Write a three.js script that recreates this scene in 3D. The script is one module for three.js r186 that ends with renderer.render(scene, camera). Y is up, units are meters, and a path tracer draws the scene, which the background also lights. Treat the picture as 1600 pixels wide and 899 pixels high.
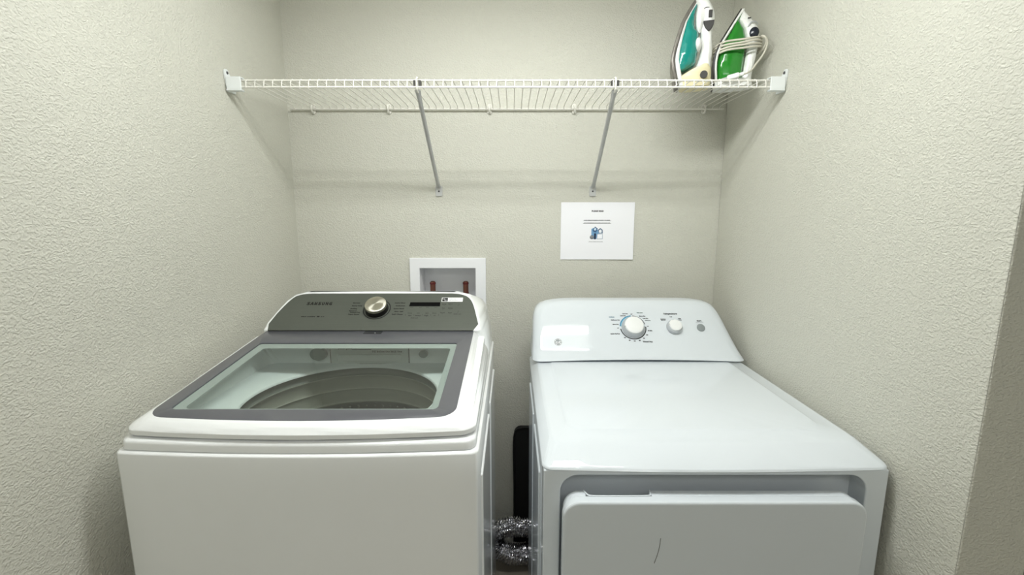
import * as THREE from 'three';
import { mergeGeometries, toCreasedNormals } from 'three/addons/utils/BufferGeometryUtils.js';
import { RoundedBoxGeometry } from 'three/addons/geometries/RoundedBoxGeometry.js';
import { RectAreaLightUniformsLib } from 'three/addons/lights/RectAreaLightUniformsLib.js';

// ------------------------------------------------------------------ camera, light, exposure
const scene = new THREE.Scene();
scene.background = new THREE.Color(0x000000);
const FPX = 720;                                              // focal length in pixels of the 1600 x 899 frame
const camera = new THREE.PerspectiveCamera(2 * Math.atan(449.5 / FPX) * 180 / Math.PI, 1600 / 899, 0.02, 20);
camera.position.set(0, 1.41, 1.755);
camera.rotation.set(-Math.atan(120 / FPX), 0, 0);
const renderer = new THREE.WebGLRenderer({ antialias: true });
renderer.toneMapping = THREE.LinearToneMapping;
renderer.toneMappingExposure = 1.16;
renderer.shadowMap.enabled = true;
RectAreaLightUniformsLib.init();

const CEIL = 2.2;
const TUBE_INTENSITY = 24.5, TUBE_COLOR = new THREE.Color(0.97, 1.0, 0.99);
const TUBES = [0.818, 0.917], TUBE_X = -0.01, TUBE_Y = CEIL - 0.07, TUBE_R = 0.016, TUBE_LEN = 0.94;   // two bare fluorescent tubes along x
for (const z of TUBES) for (const deg of [-30, -90, -150]) {  // each tube shines down and to both sides
  const a = deg * Math.PI / 180, d = new THREE.Vector3(0, Math.sin(a), Math.cos(a));
  const l = new THREE.RectAreaLight(TUBE_COLOR, TUBE_INTENSITY, TUBE_LEN, 0.032);
  l.position.set(TUBE_X, TUBE_Y, z).addScaledVector(d, TUBE_R + 0.003);
  l.lookAt(l.position.clone().add(d)); scene.add(l);
}

const UNSEEN_HALL_LAMP = { x: 0.3, z: 2.6, w: 1.2, d: 0.6, k: 2.8 };         // unseen ceiling panel behind the viewer, placed to light the machine fronts
{
  const l = new THREE.RectAreaLight(TUBE_COLOR, UNSEEN_HALL_LAMP.k, UNSEEN_HALL_LAMP.w, UNSEEN_HALL_LAMP.d);
  l.position.set(UNSEEN_HALL_LAMP.x, CEIL - 0.052, UNSEEN_HALL_LAMP.z); l.lookAt(UNSEEN_HALL_LAMP.x, 0, UNSEEN_HALL_LAMP.z); scene.add(l);
}

// ------------------------------------------------------------------ helpers
let seed = 12345;
const rnd = () => ((seed = (seed * 1664525 + 1013904223) >>> 0) / 4294967296);
const used = {};
function numbered(n) { const k = used[n] = (used[n] ?? -1) + 1; return k ? n + '_' + String(k).padStart(3, '0') : n; }
const V = (x, y, z) => new THREE.Vector3(x, y, z);
function clean(g) { if (g.index) g = g.toNonIndexed(); for (const k of Object.keys(g.attributes)) if (!['position', 'normal', 'uv'].includes(k)) g.deleteAttribute(k); if (!g.attributes.uv) g.setAttribute('uv', new THREE.BufferAttribute(new Float32Array(g.attributes.position.count * 2), 2)); return g; }
const join = (...gs) => gs.length === 1 ? gs[0] : mergeGeometries(gs.map(clean));
function mesh(name, geo, mat, root) {
  const m = new THREE.Mesh(geo, mat); m.name = name; m.castShadow = m.receiveShadow = true; return m;
}
function thing(name, label, category, at = [0, 0, 0], group) {
  const o = new THREE.Group(); o.name = numbered(name); o.position.set(...at); scene.add(o);
  o.userData = { label, category }; if (group) o.userData.group = group;
  o._at = at;
  return o;
}
// a part: its geometry is written in room coordinates and moved into its thing's own frame
function part(name, geo, mat, root, sub, label) {
  const m = mesh(name, geo, mat); const a = root._at; m.geometry = geo.clone().translate(-a[0], -a[1], -a[2]);
  (sub || root).add(m); if (label) m.userData.label = label; return m;
}
function struct(name, geo, mat, parent) {
  const m = mesh(name, geo, mat); m.userData.kind = 'structure'; (parent || scene).add(m); return m;
}
const crease = (g, deg = 32) => toCreasedNormals(g, deg * Math.PI / 180);
// join loops of equal length into a skin; loops go counter-clockwise seen from their end
function loft(loops, { capA = true, capB = true, flip = false, deg = 32 } = {}) {
  loops = loops.slice();
  const inner = (l) => { const c = V(0, 0, 0); l.forEach(p => c.add(p)); c.multiplyScalar(1 / l.length); return l.map(p => p.clone().lerp(c, 0.02)); };
  if (capA) loops.unshift(inner(loops[0])); if (capB) loops.push(inner(loops[loops.length - 1]));
  const n = loops[0].length, pos = [], idx = [];
  for (const l of loops) for (const p of l) pos.push(p.x, p.y, p.z);
  for (let i = 0; i < loops.length - 1; i++) for (let j = 0; j < n; j++) {
    const a = i * n + j, b = i * n + (j + 1) % n, c = a + n, d = b + n;
    if (flip) idx.push(a, c, b, b, c, d); else idx.push(a, b, c, b, d, c);
  }
  const cap = (k, rev) => { const l = loops[k]; const c = V(0, 0, 0); l.forEach(p => c.add(p)); c.multiplyScalar(1 / n); const ci = pos.length / 3; pos.push(c.x, c.y, c.z); for (let j = 0; j < n; j++) { const a = k * n + j, b = k * n + (j + 1) % n; if (rev !== flip) idx.push(ci, b, a); else idx.push(ci, a, b); } };
  if (capA) cap(0, true); if (capB) cap(loops.length - 1, false);
  const g = new THREE.BufferGeometry(); g.setAttribute('position', new THREE.Float32BufferAttribute(pos, 3)); g.setIndex(idx);
  return crease(g, deg);
}
// plan section: rounded rectangle seen from above, optionally bowed at the front, with a wider back
function plan(y, xl, xr, zf, zb, rf = 0.02, rb = 0.02, bow = 0, flare = 0, k = 6, m = 14) {
  const pts = []; const w = xr - xl;
  const Y = typeof y === 'function' ? y : () => y;
  const put = (x, z) => pts.push([x, z]);
  const arc = (cx, cz, r, a0) => { for (let i = 0; i <= k; i++) { const a = a0 + (i / k) * Math.PI / 2; put(cx + r * Math.cos(a), cz + r * Math.sin(a)); } };
  // go round: front right -> back right -> back left -> front left -> along the front
  for (let i = 0; i <= k; i++) { const a = Math.PI / 2 - (i / k) * Math.PI / 2; put(xr - rf + rf * Math.cos(a), zf - rf + rf * Math.sin(a)); }
  for (let i = 0; i <= k; i++) { const a = -(i / k) * Math.PI / 2; put(xr - rb + rb * Math.cos(a), zb + rb + rb * Math.sin(a)); }
  for (let i = 0; i <= k; i++) { const a = -Math.PI / 2 - (i / k) * Math.PI / 2; put(xl + rb + rb * Math.cos(a), zb + rb + rb * Math.sin(a)); }
  for (let i = 0; i <= k; i++) { const a = Math.PI - (i / k) * Math.PI / 2; put(xl + rf + rf * Math.cos(a), zf - rf + rf * Math.sin(a)); }
  for (let i = 1; i < m; i++) put(xl + rf + (w - 2 * rf) * i / m, zf);
  return pts.map(([x, z]) => {
    const u = (x - xl) / w, d = (zf - z) / Math.max(zf - zb, 1e-6);
    const xx = x + (u - 0.5) * 2 * flare * d;
    const zz = z + bow * (1 - (2 * u - 1) ** 2) * Math.max(0, 1 - d * 4);
    return V(xx, Y(xx, zz, u, d), zz);
  });
}
const box = (x0, x1, y0, y1, z0, z1, r = 0) => (r ? new RoundedBoxGeometry(x1 - x0, y1 - y0, z1 - z0, 3, r) : new THREE.BoxGeometry(x1 - x0, y1 - y0, z1 - z0)).translate((x0 + x1) / 2, (y0 + y1) / 2, (z0 + z1) / 2);
const tube = (pts, r, seg = 20, rad = 8, closed = false) => new THREE.TubeGeometry(new THREE.CatmullRomCurve3(pts.map(p => V(...p)), closed, 'centripetal'), seg, r, rad, closed);
function roundRect(x0, x1, y0, y1, r) {
  const s = new THREE.Shape(); r = Math.min(r, (x1 - x0) / 2, (y1 - y0) / 2);
  s.moveTo(x0 + r, y0); s.lineTo(x1 - r, y0); s.absarc(x1 - r, y0 + r, r, -Math.PI / 2, 0); s.lineTo(x1, y1 - r); s.absarc(x1 - r, y1 - r, r, 0, Math.PI / 2);
  s.lineTo(x0 + r, y1); s.absarc(x0 + r, y1 - r, r, Math.PI / 2, Math.PI); s.lineTo(x0, y0 + r); s.absarc(x0 + r, y0 + r, r, Math.PI, Math.PI * 1.5); return s;
}
const slab = (shape, z0, z1, bevel = 0) => new THREE.ExtrudeGeometry(shape, { depth: z1 - z0 - 2 * bevel, bevelEnabled: bevel > 0, bevelThickness: bevel, bevelSize: bevel, bevelOffset: -bevel, bevelSegments: 3, curveSegments: 10 }).translate(0, 0, z0 + bevel);
const lerpTab = (t, y) => { if (y <= t[0][0]) return t[0][1]; for (let i = 1; i < t.length; i++) if (y <= t[i][0]) { const [a, b] = t[i - 1], [c, d] = t[i]; return b + (d - b) * (y - a) / (c - a); } return t[t.length - 1][1]; };
function worldUV(g) {                                          // uv in metres by the way each face points
  g = clean(g); const p = g.attributes.position, n = g.attributes.normal, uv = g.attributes.uv;
  for (let i = 0; i < p.count; i++) { const ax = Math.abs(n.getX(i)), ay = Math.abs(n.getY(i)), az = Math.abs(n.getZ(i)); if (ay > ax && ay > az) uv.setXY(i, p.getX(i), p.getZ(i)); else if (ax > az) uv.setXY(i, p.getZ(i), p.getY(i)); else uv.setXY(i, p.getX(i), p.getY(i)); }
  return g;
}

// ------------------------------------------------------------------ textures
function tileNoise(nx, ny, sd) {                               // tileable value noise on an nx x ny lattice
  const t = new Float32Array(nx * ny); let s = sd >>> 0; for (let i = 0; i < t.length; i++) { s = (s * 1664525 + 1013904223) >>> 0; t[i] = s / 4294967296; }
  return (u, v) => { const x = u * nx, y = v * ny, i = Math.floor(x), j = Math.floor(y); let f = x - i, g = y - j; f = f * f * (3 - 2 * f); g = g * g * (3 - 2 * g); const w = (a, n) => ((a % n) + n) % n; const i0 = w(i, nx), i1 = w(i + 1, nx), j0 = w(j, ny) * nx, j1 = w(j + 1, ny) * nx; return (t[i0 + j0] * (1 - f) + t[i1 + j0] * f) * (1 - g) + (t[i0 + j1] * (1 - f) + t[i1 + j1] * f) * g; };
}
function dataTex(n, fn, srgb) {
  const d = new Uint8Array(n * n * 4); for (let j = 0; j < n; j++) for (let i = 0; i < n; i++) { const c = fn(i / n, j / n), k = (j * n + i) * 4; if (Array.isArray(c)) { d[k] = c[0]; d[k + 1] = c[1]; d[k + 2] = c[2]; } else d[k] = d[k + 1] = d[k + 2] = Math.max(0, Math.min(255, c * 255)); d[k + 3] = 255; }
  const t = new THREE.DataTexture(d, n, n); t.wrapS = t.wrapT = THREE.RepeatWrapping; t.magFilter = THREE.LinearFilter; t.minFilter = THREE.LinearMipmapLinearFilter; t.generateMipmaps = true; if (srgb) t.colorSpace = THREE.SRGBColorSpace; t.needsUpdate = true; return t;
}
const TILE = 0.9;
const n1 = tileNoise(215, 300, 11), n2 = tileNoise(390, 500, 12), n3 = tileNoise(700, 800, 13), nw = tileNoise(120, 120, 14), nb = tileNoise(48, 60, 15);
const sstep = (a, b, x) => { x = Math.max(0, Math.min(1, (x - a) / (b - a))); return x * x * (3 - 2 * x); };
const wallBump = dataTex(2048, (u, v) => {                     // orange-peel spray texture under the paint
  const w = nw(u, v) - 0.5, du = w * 0.004, dv = w * 0.003;
  const a = n1(u + du, v + dv), b = n2(u - dv, v + du), c = n3(u, v), big = nb(u, v);
  const h = sstep(0.28, 0.8, a * 0.56 + b * 0.44 + (big - 0.5) * 0.2);
  return 0.06 + h * 0.66 + b * 0.16 + c * 0.10;
});
const canvasTex = (w, h, draw) => { const c = document.createElement('canvas'); c.width = w; c.height = h; const g = c.getContext('2d'); draw(g, w, h); const t = new THREE.CanvasTexture(c); t.colorSpace = THREE.SRGBColorSpace; t.anisotropy = 8; return t; };

// ------------------------------------------------------------------ materials
const M = {};
const std = (o) => new THREE.MeshStandardMaterial(o), phy = (o) => new THREE.MeshPhysicalMaterial(o);
const sr = (r, g, b) => new THREE.Color().setRGB(r / 255, g / 255, b / 255, THREE.SRGBColorSpace);
wallBump.repeat.set(1 / TILE, 1 / TILE);
M.wall = std({ color: sr(208, 207, 196), roughness: 0.62, bumpMap: wallBump, bumpScale: 0.0012 });
M.ceiling = std({ color: sr(236, 234, 226), roughness: 0.9, bumpMap: wallBump, bumpScale: 0.0012 });
M.floor = std({ color: sr(172, 164, 150), roughness: 0.5 });
M.trim = std({ color: sr(236, 235, 228), roughness: 0.4 });
M.enamel = phy({ color: sr(248, 250, 251), roughness: 0.3, clearcoat: 0.8, clearcoatRoughness: 0.06 });
M.enamelCool = phy({ color: sr(219, 225, 230), roughness: 0.55, specularIntensity: 0.4, clearcoat: 0.7, clearcoatRoughness: 0.03 });
M.whitePlastic = std({ color: sr(238, 239, 238), roughness: 0.32 });
M.ironWhite = std({ color: sr(240, 241, 238), roughness: 0.3 });
M.wireWhite = std({ color: sr(232, 230, 222), roughness: 0.4 });
M.bracketWhite = std({ color: sr(232, 236, 236), roughness: 0.4 });
M.braceGrey = std({ color: sr(192, 193, 192), roughness: 0.42 });
M.screw = std({ color: sr(90, 90, 92), roughness: 0.4, metalness: 0.7 });
M.paperEdge = std({ color: sr(240, 240, 242), roughness: 0.85 });
M.black = std({ color: sr(14, 14, 15), roughness: 0.38 });
M.displayBlack = phy({ color: sr(5, 5, 6), roughness: 0.5, specularIntensity: 0.15 });
M.blackGap = std({ color: sr(10, 10, 10), roughness: 0.75 });
M.lidGrey = phy({ color: sr(90, 91, 97), roughness: 0.32, clearcoat: 0.3, clearcoatRoughness: 0.1 });
M.lidSeal = std({ color: sr(168, 176, 174), roughness: 0.4 });
M.badge = std({ color: sr(48, 50, 54), roughness: 0.35 });
M.glass = phy({ color: new THREE.Color(0.84, 0.885, 0.86), roughness: 0.02, transmission: 1, thickness: 0, ior: 1.5 });
M.deck = std({ color: sr(226, 233, 232), roughness: 0.4 });
M.dispenser = std({ color: sr(205, 214, 210), roughness: 0.45 });
M.dispenserDark = std({ color: sr(104, 122, 116), roughness: 0.4 });
M.tubRing = std({ color: sr(168, 170, 158), roughness: 0.4 });
M.tubRim = std({ color: sr(112, 118, 112), roughness: 0.35 });
M.steel = std({ color: sr(170, 170, 168), roughness: 0.3, metalness: 1 });
M.impeller = std({ color: sr(120, 126, 124), roughness: 0.5 });
M.knobMetal = std({ color: sr(208, 205, 192), roughness: 0.28, metalness: 1 });
M.knobGrey = std({ color: sr(188, 192, 196), roughness: 0.35 });
M.buttonGrey = std({ color: sr(138, 145, 146), roughness: 0.45 });
M.teal = phy({ color: sr(0, 132, 122), roughness: 0.15, clearcoat: 0.6 });
M.green = phy({ color: sr(24, 128, 30), roughness: 0.14, clearcoat: 0.6 });
M.solePlate = std({ color: sr(128, 124, 118), roughness: 0.4, metalness: 0.5 });
M.soleDark = std({ color: sr(40, 38, 36), roughness: 0.4 });
M.cream = std({ color: sr(232, 222, 184), roughness: 0.45 });
M.cord = std({ color: sr(208, 204, 190), roughness: 0.5 });
M.darkGrey = std({ color: sr(52, 50, 48), roughness: 0.6 });
M.navy = std({ color: sr(24, 30, 44), roughness: 0.2 });
M.copper = std({ color: sr(128, 84, 72), roughness: 0.3, metalness: 0.9 });
M.redBand = std({ color: sr(92, 22, 24), roughness: 0.5 });
M.blueHandle = std({ color: sr(28, 44, 120), roughness: 0.4 });
M.boxWhite = std({ color: sr(240, 241, 244), roughness: 0.45 });
M.boxInner = std({ color: sr(240, 241, 244), roughness: 0.6 });
M.foil = std({ color: sr(214, 214, 218), roughness: 0.16, metalness: 1 });
M.lamp = std({ color: 0xffffff, emissive: new THREE.Color(1, 0.98, 0.9), emissiveIntensity: 4, roughness: 0.5 });
M.lampHallUnseen = std({ color: 0xffffff, emissive: new THREE.Color(1, 1, 0.98), emissiveIntensity: 1.5, roughness: 0.5 });
M.lampHousing = std({ color: sr(240, 240, 238), roughness: 0.5 });
M.scuff = std({ color: sr(84, 82, 76), roughness: 0.6 });

// ------------------------------------------------------------------ the room
const XL = -0.8135, XR = 0.778, ZSTUB = 1.04, XR2 = 0.9, HX = 2.1, HZ = 3.3;
{
  const hole = { x0: -0.356, x1: -0.137, y0: 0.93, y1: 1.196 };
  const s = new THREE.Shape([[XL - 0.1, -0.1], [HX + 0.1, -0.1], [HX + 0.1, CEIL + 0.1], [XL - 0.1, CEIL + 0.1]].map(p => new THREE.Vector2(...p)));
  s.holes.push(new THREE.Path([[hole.x0, hole.y0], [hole.x0, hole.y1], [hole.x1, hole.y1], [hole.x1, hole.y0]].map(p => new THREE.Vector2(...p))));
  struct('wall_back', worldUV(slab(s, -0.14, 0)), M.wall);
  struct('wall_left', worldUV(box(XL - 0.1, XL, -0.1, CEIL + 0.1, 0, HZ)), M.wall);
  struct('wall_right', worldUV(join(box(XR, XR2, 0, CEIL, 0, ZSTUB, 0.004))), M.wall);
  struct('wall_hall', worldUV(box(HX, HX + 0.1, -0.1, CEIL + 0.1, 0, HZ)), M.wall);
  struct('wall_front', worldUV(box(XL - 0.1, HX + 0.1, -0.1, CEIL + 0.1, HZ, HZ + 0.1)), M.wall);
  struct('floor', box(XL - 0.1, HX + 0.1, -0.12, 0, -0.14, HZ + 0.1), M.floor);
  struct('ceiling', worldUV(box(XL - 0.1, HX + 0.1, CEIL, CEIL + 0.12, -0.14, HZ + 0.1)), M.ceiling);
  const bb = new THREE.Shape([[0, 0], [0.014, 0], [0.014, 0.085], [0.010, 0.1], [0.004, 0.106], [0, 0.108]].map(p => new THREE.Vector2(...p)));
  const run = (len) => new THREE.ExtrudeGeometry(bb, { depth: len, bevelEnabled: false });
  struct('baseboard_back', run(XR - XL).rotateY(-Math.PI / 2).translate(XR, 0, 0), M.trim);
  struct('baseboard_left', run(HZ).translate(XL, 0, 0.014), M.trim);
}

// ------------------------------------------------------------------ ceiling lamp over the appliances
{
  const t = thing('unseen_ceiling_light', 'white two-tube fluorescent strip fixture on the ceiling above the appliances', 'light', [TUBE_X, CEIL, 0.868]);
  part('housing', box(TUBE_X - 0.51, TUBE_X + 0.51, CEIL - 0.045, CEIL, 0.785, 0.95, 0.006), M.lampHousing, t);
  for (const z of TUBES) {
    part('fluorescent_tube', new THREE.CylinderGeometry(TUBE_R, TUBE_R, TUBE_LEN, 20).rotateZ(Math.PI / 2).translate(TUBE_X, TUBE_Y, z), M.lamp, t);
    for (const s of [-1, 1]) { const x = TUBE_X + s * (TUBE_LEN / 2 + 0.011); part('lamp_holder', box(x - 0.011, x + 0.011, TUBE_Y - 0.02, CEIL - 0.04, z - 0.018, z + 0.018, 0.004), M.lampHousing, t); }
  }
}

{
  const { x, z, w, d } = UNSEEN_HALL_LAMP;
  const t = thing('unseen_ceiling_light', 'unseen wide flat ceiling panel light behind the viewer, placed to light the machine fronts', 'light', [x, CEIL, z]);
  part('housing', box(x - w / 2 - 0.02, x + w / 2 + 0.02, CEIL - 0.04, CEIL, z - d / 2 - 0.02, z + d / 2 + 0.02, 0.005), M.lampHousing, t);
  part('diffuser', box(x - w / 2, x + w / 2, CEIL - 0.05, CEIL - 0.035, z - d / 2, z + d / 2, 0.003), M.lampHallUnseen, t);
}

// ------------------------------------------------------------------ wire shelf
const SY = 1.78, SZ = 0.366;                                  // deck height, front edge
{
  const t = thing('wire_shelf', 'long white ventilated wire shelf spanning the alcove above both appliances', 'shelf', [0, SY, 0]);
  const x0 = -0.792, x1 = 0.757, a0 = XL + 0.0075, a1 = XR - 0.0075;
  const bar = (y, z, r, p = a0, q = a1) => new THREE.CylinderGeometry(r, r, q - p, 10).rotateZ(Math.PI / 2).translate((p + q) / 2, y, z);
  part('front_rail', bar(SY - 0.0042, SZ - 0.0015, 0.0028), M.wireWhite, t);
  part('lip_rail', bar(SY - 0.0235, SZ + 0.004, 0.0028), M.wireWhite, t);
  part('back_rail', bar(SY - 0.0085, 0.0135, 0.0034, x0 - 0.004, x1 + 0.004), M.wireWhite, t);
  const wire = tube([[0, SY - 0.026, SZ + 0.0082], [0, SY - 0.02, SZ + 0.0082], [0, SY - 0.008, SZ + 0.005], [0, SY - 0.001, SZ + 0.001], [0, SY, SZ - 0.006], [0, SY, SZ - 0.03], [0, SY, 0.2], [0, SY, 0.045], [0, SY - 0.0005, 0.028], [0, SY - 0.004, 0.0185], [0, SY - 0.0095, 0.0165]], 0.0015, 34, 6);
  const g = wire.translate(0, -SY, 0);
  for (let i = 0; i < 61; i++) { const m = mesh('wire', g, M.wireWhite); m.position.x = x0 + 0.0125 + i * 0.0254; t.add(m); }
  // braces
  const mkBrace = (xt, xf, label) => {
    const b = thing('shelf_brace', label, 'brace', [xf, 1.484, 0], 'diagonal braces under the wire shelf');
    const A = V(xt, SY - 0.03, SZ - 0.002), B = V(xf, 1.496, 0.010);
    const d = B.clone().sub(A), L = d.length(); d.normalize(); const side = V(1, 0, 0), nrm = d.clone().cross(side).normalize();
    const loops = []; for (let i = 0; i <= 16; i++) { const u = i / 16; const f = sstep(0, 0.06, u) * sstep(0, 0.06, 1 - u); const wx = 0.0085 - 0.0018 * f, wn = 0.0022 + 0.0048 * f; const c = A.clone().addScaledVector(d, L * u); const l = []; for (let k = 0; k < 14; k++) { const a = k / 14 * Math.PI * 2; l.push(c.clone().addScaledVector(side, Math.cos(a) * wx).addScaledVector(nrm, Math.sin(a) * wn)); } loops.push(l); }
    part('strut', loft(loops, { flip: true }), M.braceGrey, b);
    part('foot_plate', slab(roundRect(xf - 0.0125, xf + 0.0125, 1.463, 1.5, 0.004), 0.0005, 0.0045, 0.001), M.braceGrey, b);
    part('screw', new THREE.SphereGeometry(0.0034, 12, 8).scale(1, 1, 0.5).translate(xf, 1.4815, 0.005), M.screw, b);
    const hook = tube([[xt, SY - 0.036, SZ - 0.006], [xt, SY - 0.03, SZ + 0.008], [xt, SY - 0.012, SZ + 0.0115], [xt, SY + 0.002, SZ + 0.004], [xt, SY + 0.003, SZ - 0.006]], 0.0026, 20, 8);
    part('rail_hook', hook.clone().scale(1, 1, 1), M.wireWhite, b);
    part('rail_clip', join(box(xt - 0.011, xt - 0.0035, SY - 0.022, SY - 0.004, SZ - 0.008, SZ + 0.004, 0.001), box(xt + 0.0035, xt + 0.011, SY - 0.022, SY - 0.004, SZ - 0.008, SZ + 0.004, 0.001)), M.darkGrey, b, null, 'dark clip behind the shelf lip');
    return b;
  };
  mkBrace(-0.2695, -0.272, 'grey metal diagonal brace under the wire shelf, above the recessed water valve box');
  mkBrace(0.2935, 0.3005, 'grey metal diagonal brace under the wire shelf, its foot just above the paper notice');
  // end brackets
  const mkEnd = (s, xw, label) => {                            // s = +1: on the left wall, pointing right
    const e = thing('shelf_end_bracket', label, 'bracket', [xw, SY - 0.012, 0.36], 'end brackets of the wire shelf');
    const X = (d) => xw + s * d, bx = (a, b, ...r) => box(Math.min(X(a), X(b)), Math.max(X(a), X(b)), ...r);
    part('saddle', join(bx(0.006, 0.047, SY - 0.031, SY + 0.001, SZ + 0.006, SZ + 0.011, 0.0015), bx(0.004, 0.047, SY - 0.034, SY - 0.029, SZ - 0.008, SZ + 0.0105, 0.0015), bx(0.004, 0.047, SY + 0.0005, SY + 0.004, SZ - 0.012, SZ + 0.0105, 0.0012)), M.bracketWhite, e);
    const sh = new THREE.Shape(); sh.moveTo(0.332, SY - 0.033); sh.lineTo(0.3665, SY - 0.035); sh.lineTo(0.3725, SY - 0.008); sh.lineTo(0.3755, SY + 0.006); sh.lineTo(0.3765, SY + 0.0165); sh.absarc(0.3685, SY + 0.0165, 0.008, 0, Math.PI); sh.lineTo(0.345, SY + 0.003); sh.lineTo(0.33, SY - 0.006); sh.closePath();
    const pl = new THREE.ExtrudeGeometry(sh, { depth: 0.004, bevelEnabled: true, bevelSize: 0.0008, bevelThickness: 0.0008, bevelSegments: 2 }).rotateY(-Math.PI / 2);
    part('wall_plate', pl.translate(s > 0 ? X(0.0058) : X(0.0012), 0, 0), M.bracketWhite, e);
    part('screw', new THREE.SphereGeometry(0.0044, 12, 8).scale(0.5, 1, 1).translate(X(0.007), SY + 0.0155, 0.3675), M.screw, e);
  };
  mkEnd(1, XL, 'white plastic bracket holding the wire shelf to the left wall');
  mkEnd(-1, XR, 'white plastic bracket holding the wire shelf to the right wall, by the green iron');
  const clipLabels = ['small white wall clip on the back rail of the wire shelf, nearest the left wall', 'small white clip on the back shelf rail, just left of the left brace', 'small white clip on the back shelf rail, midway between the two braces', 'small white clip on the back shelf rail, just left of the right brace', 'small white wall clip on the back rail of the wire shelf, under the irons'];
  [-0.719, -0.4448, -0.0807, 0.2258, 0.6937].forEach((x, i) => {
    const c = thing('shelf_clip', clipLabels[i], 'clip', [x, SY - 0.009, 0], 'wall clips along the back rail of the shelf');
    part('hook', tube([[x, SY - 0.02, 0.004], [x, SY - 0.018, 0.015], [x, SY - 0.0085, 0.0215], [x, SY + 0.002, 0.016], [x, SY + 0.006, 0.004]], 0.0036, 18, 8), M.wireWhite, c);
    part('base', slab(roundRect(x - 0.008, x + 0.008, SY - 0.024, SY + 0.01, 0.006), 0.0003, 0.006, 0.0012), M.wireWhite, c);
  });
}

// ------------------------------------------------------------------ paper notice
{
  const t = thing('paper_notice', 'white printed paper notice with small clip art taped on the back wall', 'notice', [0.322, 1.334, 0]);
  const g = new THREE.PlaneGeometry(0.276, 0.2145, 24, 18), p = g.attributes.position;
  const bend = (x, y) => 0.0028 + 0.0016 * Math.abs(Math.sin((x + 0.14) * 9)) * (0.4 - y / 0.43) + 0.003 * Math.max(0, (x - 0.05) / 0.09) * Math.max(0, (-y + 0.02) / 0.12);
  for (let i = 0; i < p.count; i++) p.setZ(i, bend(p.getX(i), p.getY(i)));
  g.computeVertexNormals();
  const art = canvasTex(1104, 858, (c, w, h) => {
    c.fillStyle = '#f3f3f7'; c.fillRect(0, 0, w, h); c.fillStyle = '#1c1c22'; c.textAlign = 'center';
    const px = (X, Y) => [(X - 124) / (985 - 124) * w, (Y - 118) / (790 - 118) * h];
    const text = (s, X, Y, size, weight = 'bold') => { const [x, y] = px(X, Y); c.font = `${weight} ${size}px sans-serif`; c.fillText(s, x, y); return [x, y]; };
    text('PLEASE READ', 552, 228, 29); c.strokeStyle = '#1c1c22'; c.lineWidth = 2.5; { const [x, y] = px(552, 228); c.strokeText('PLEASE READ', x, y); }
    for (const [s, y] of [['DO NOT OVERLOAD THE WASHER OR THE DRYER. IT CAN DAMAGE', 329], ['BOTH THE MACHINES AND YOUR CLOTHES. CLEAN THE LINT TRAP.', 361]]) { const [x, yy] = text(s, 549, y, 12.6); c.lineWidth = 1.2; c.strokeText(s, x, yy); c.fillRect(x - 212, yy + 3, 424, 3); }
    text('Thank you for keeping this laundry room clean', 540, 579, 10, 'normal'); { const [x, y] = px(540, 582); c.fillRect(x - 110, y, 220, 1.5); }
    const P = (pts, fill) => { c.beginPath(); pts.forEach((q, i) => i ? c.lineTo(...px(...q)) : c.moveTo(...px(...q))); c.closePath(); c.fillStyle = fill; c.fill(); };
    P([[485, 430], [510, 415], [560, 440], [600, 425], [612, 470], [555, 490], [548, 545], [515, 550], [485, 520]], '#6f9cc4');
    P([[500, 440], [528, 400], [560, 425], [540, 470], [512, 465]], '#3d5f86'); P([[512, 438], [528, 412], [545, 430], [530, 450]], '#cfe0ee');
    P([[560, 440], [590, 418], [618, 440], [620, 480], [575, 480]], '#3f5a78'); P([[572, 445], [592, 432], [608, 448], [604, 474], [575, 472]], '#f1f4f8');
    P([[518, 480], [540, 480], [540, 550], [520, 550]], '#14203a');
    P([[552, 488], [618, 485], [620, 548], [552, 550]], '#8793a8'); P([[557, 492], [614, 490], [615, 543], [557, 545]], '#f4f5fa');
    { const [x, y] = px(493, 526); c.fillStyle = '#6d7076'; c.beginPath(); c.ellipse(x, y, 32, 30, 0, 0, 7); c.fill(); c.fillStyle = '#8b8d90'; c.beginPath(); c.ellipse(x, y - 8, 26, 14, 0, 0, 7); c.fill(); }
  });
  const front = new THREE.MeshStandardMaterial({ map: art, roughness: 0.8 });
  const b = g.clone(); b.translate(0, 0, -0.0004); { const ix = b.index.array; for (let i = 0; i < ix.length; i += 3) [ix[i], ix[i + 1]] = [ix[i + 1], ix[i]]; b.computeVertexNormals(); }
  t.add(mesh('printed_sheet', g, front)); t.add(mesh('sheet_back', b, M.paperEdge));
}

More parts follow.
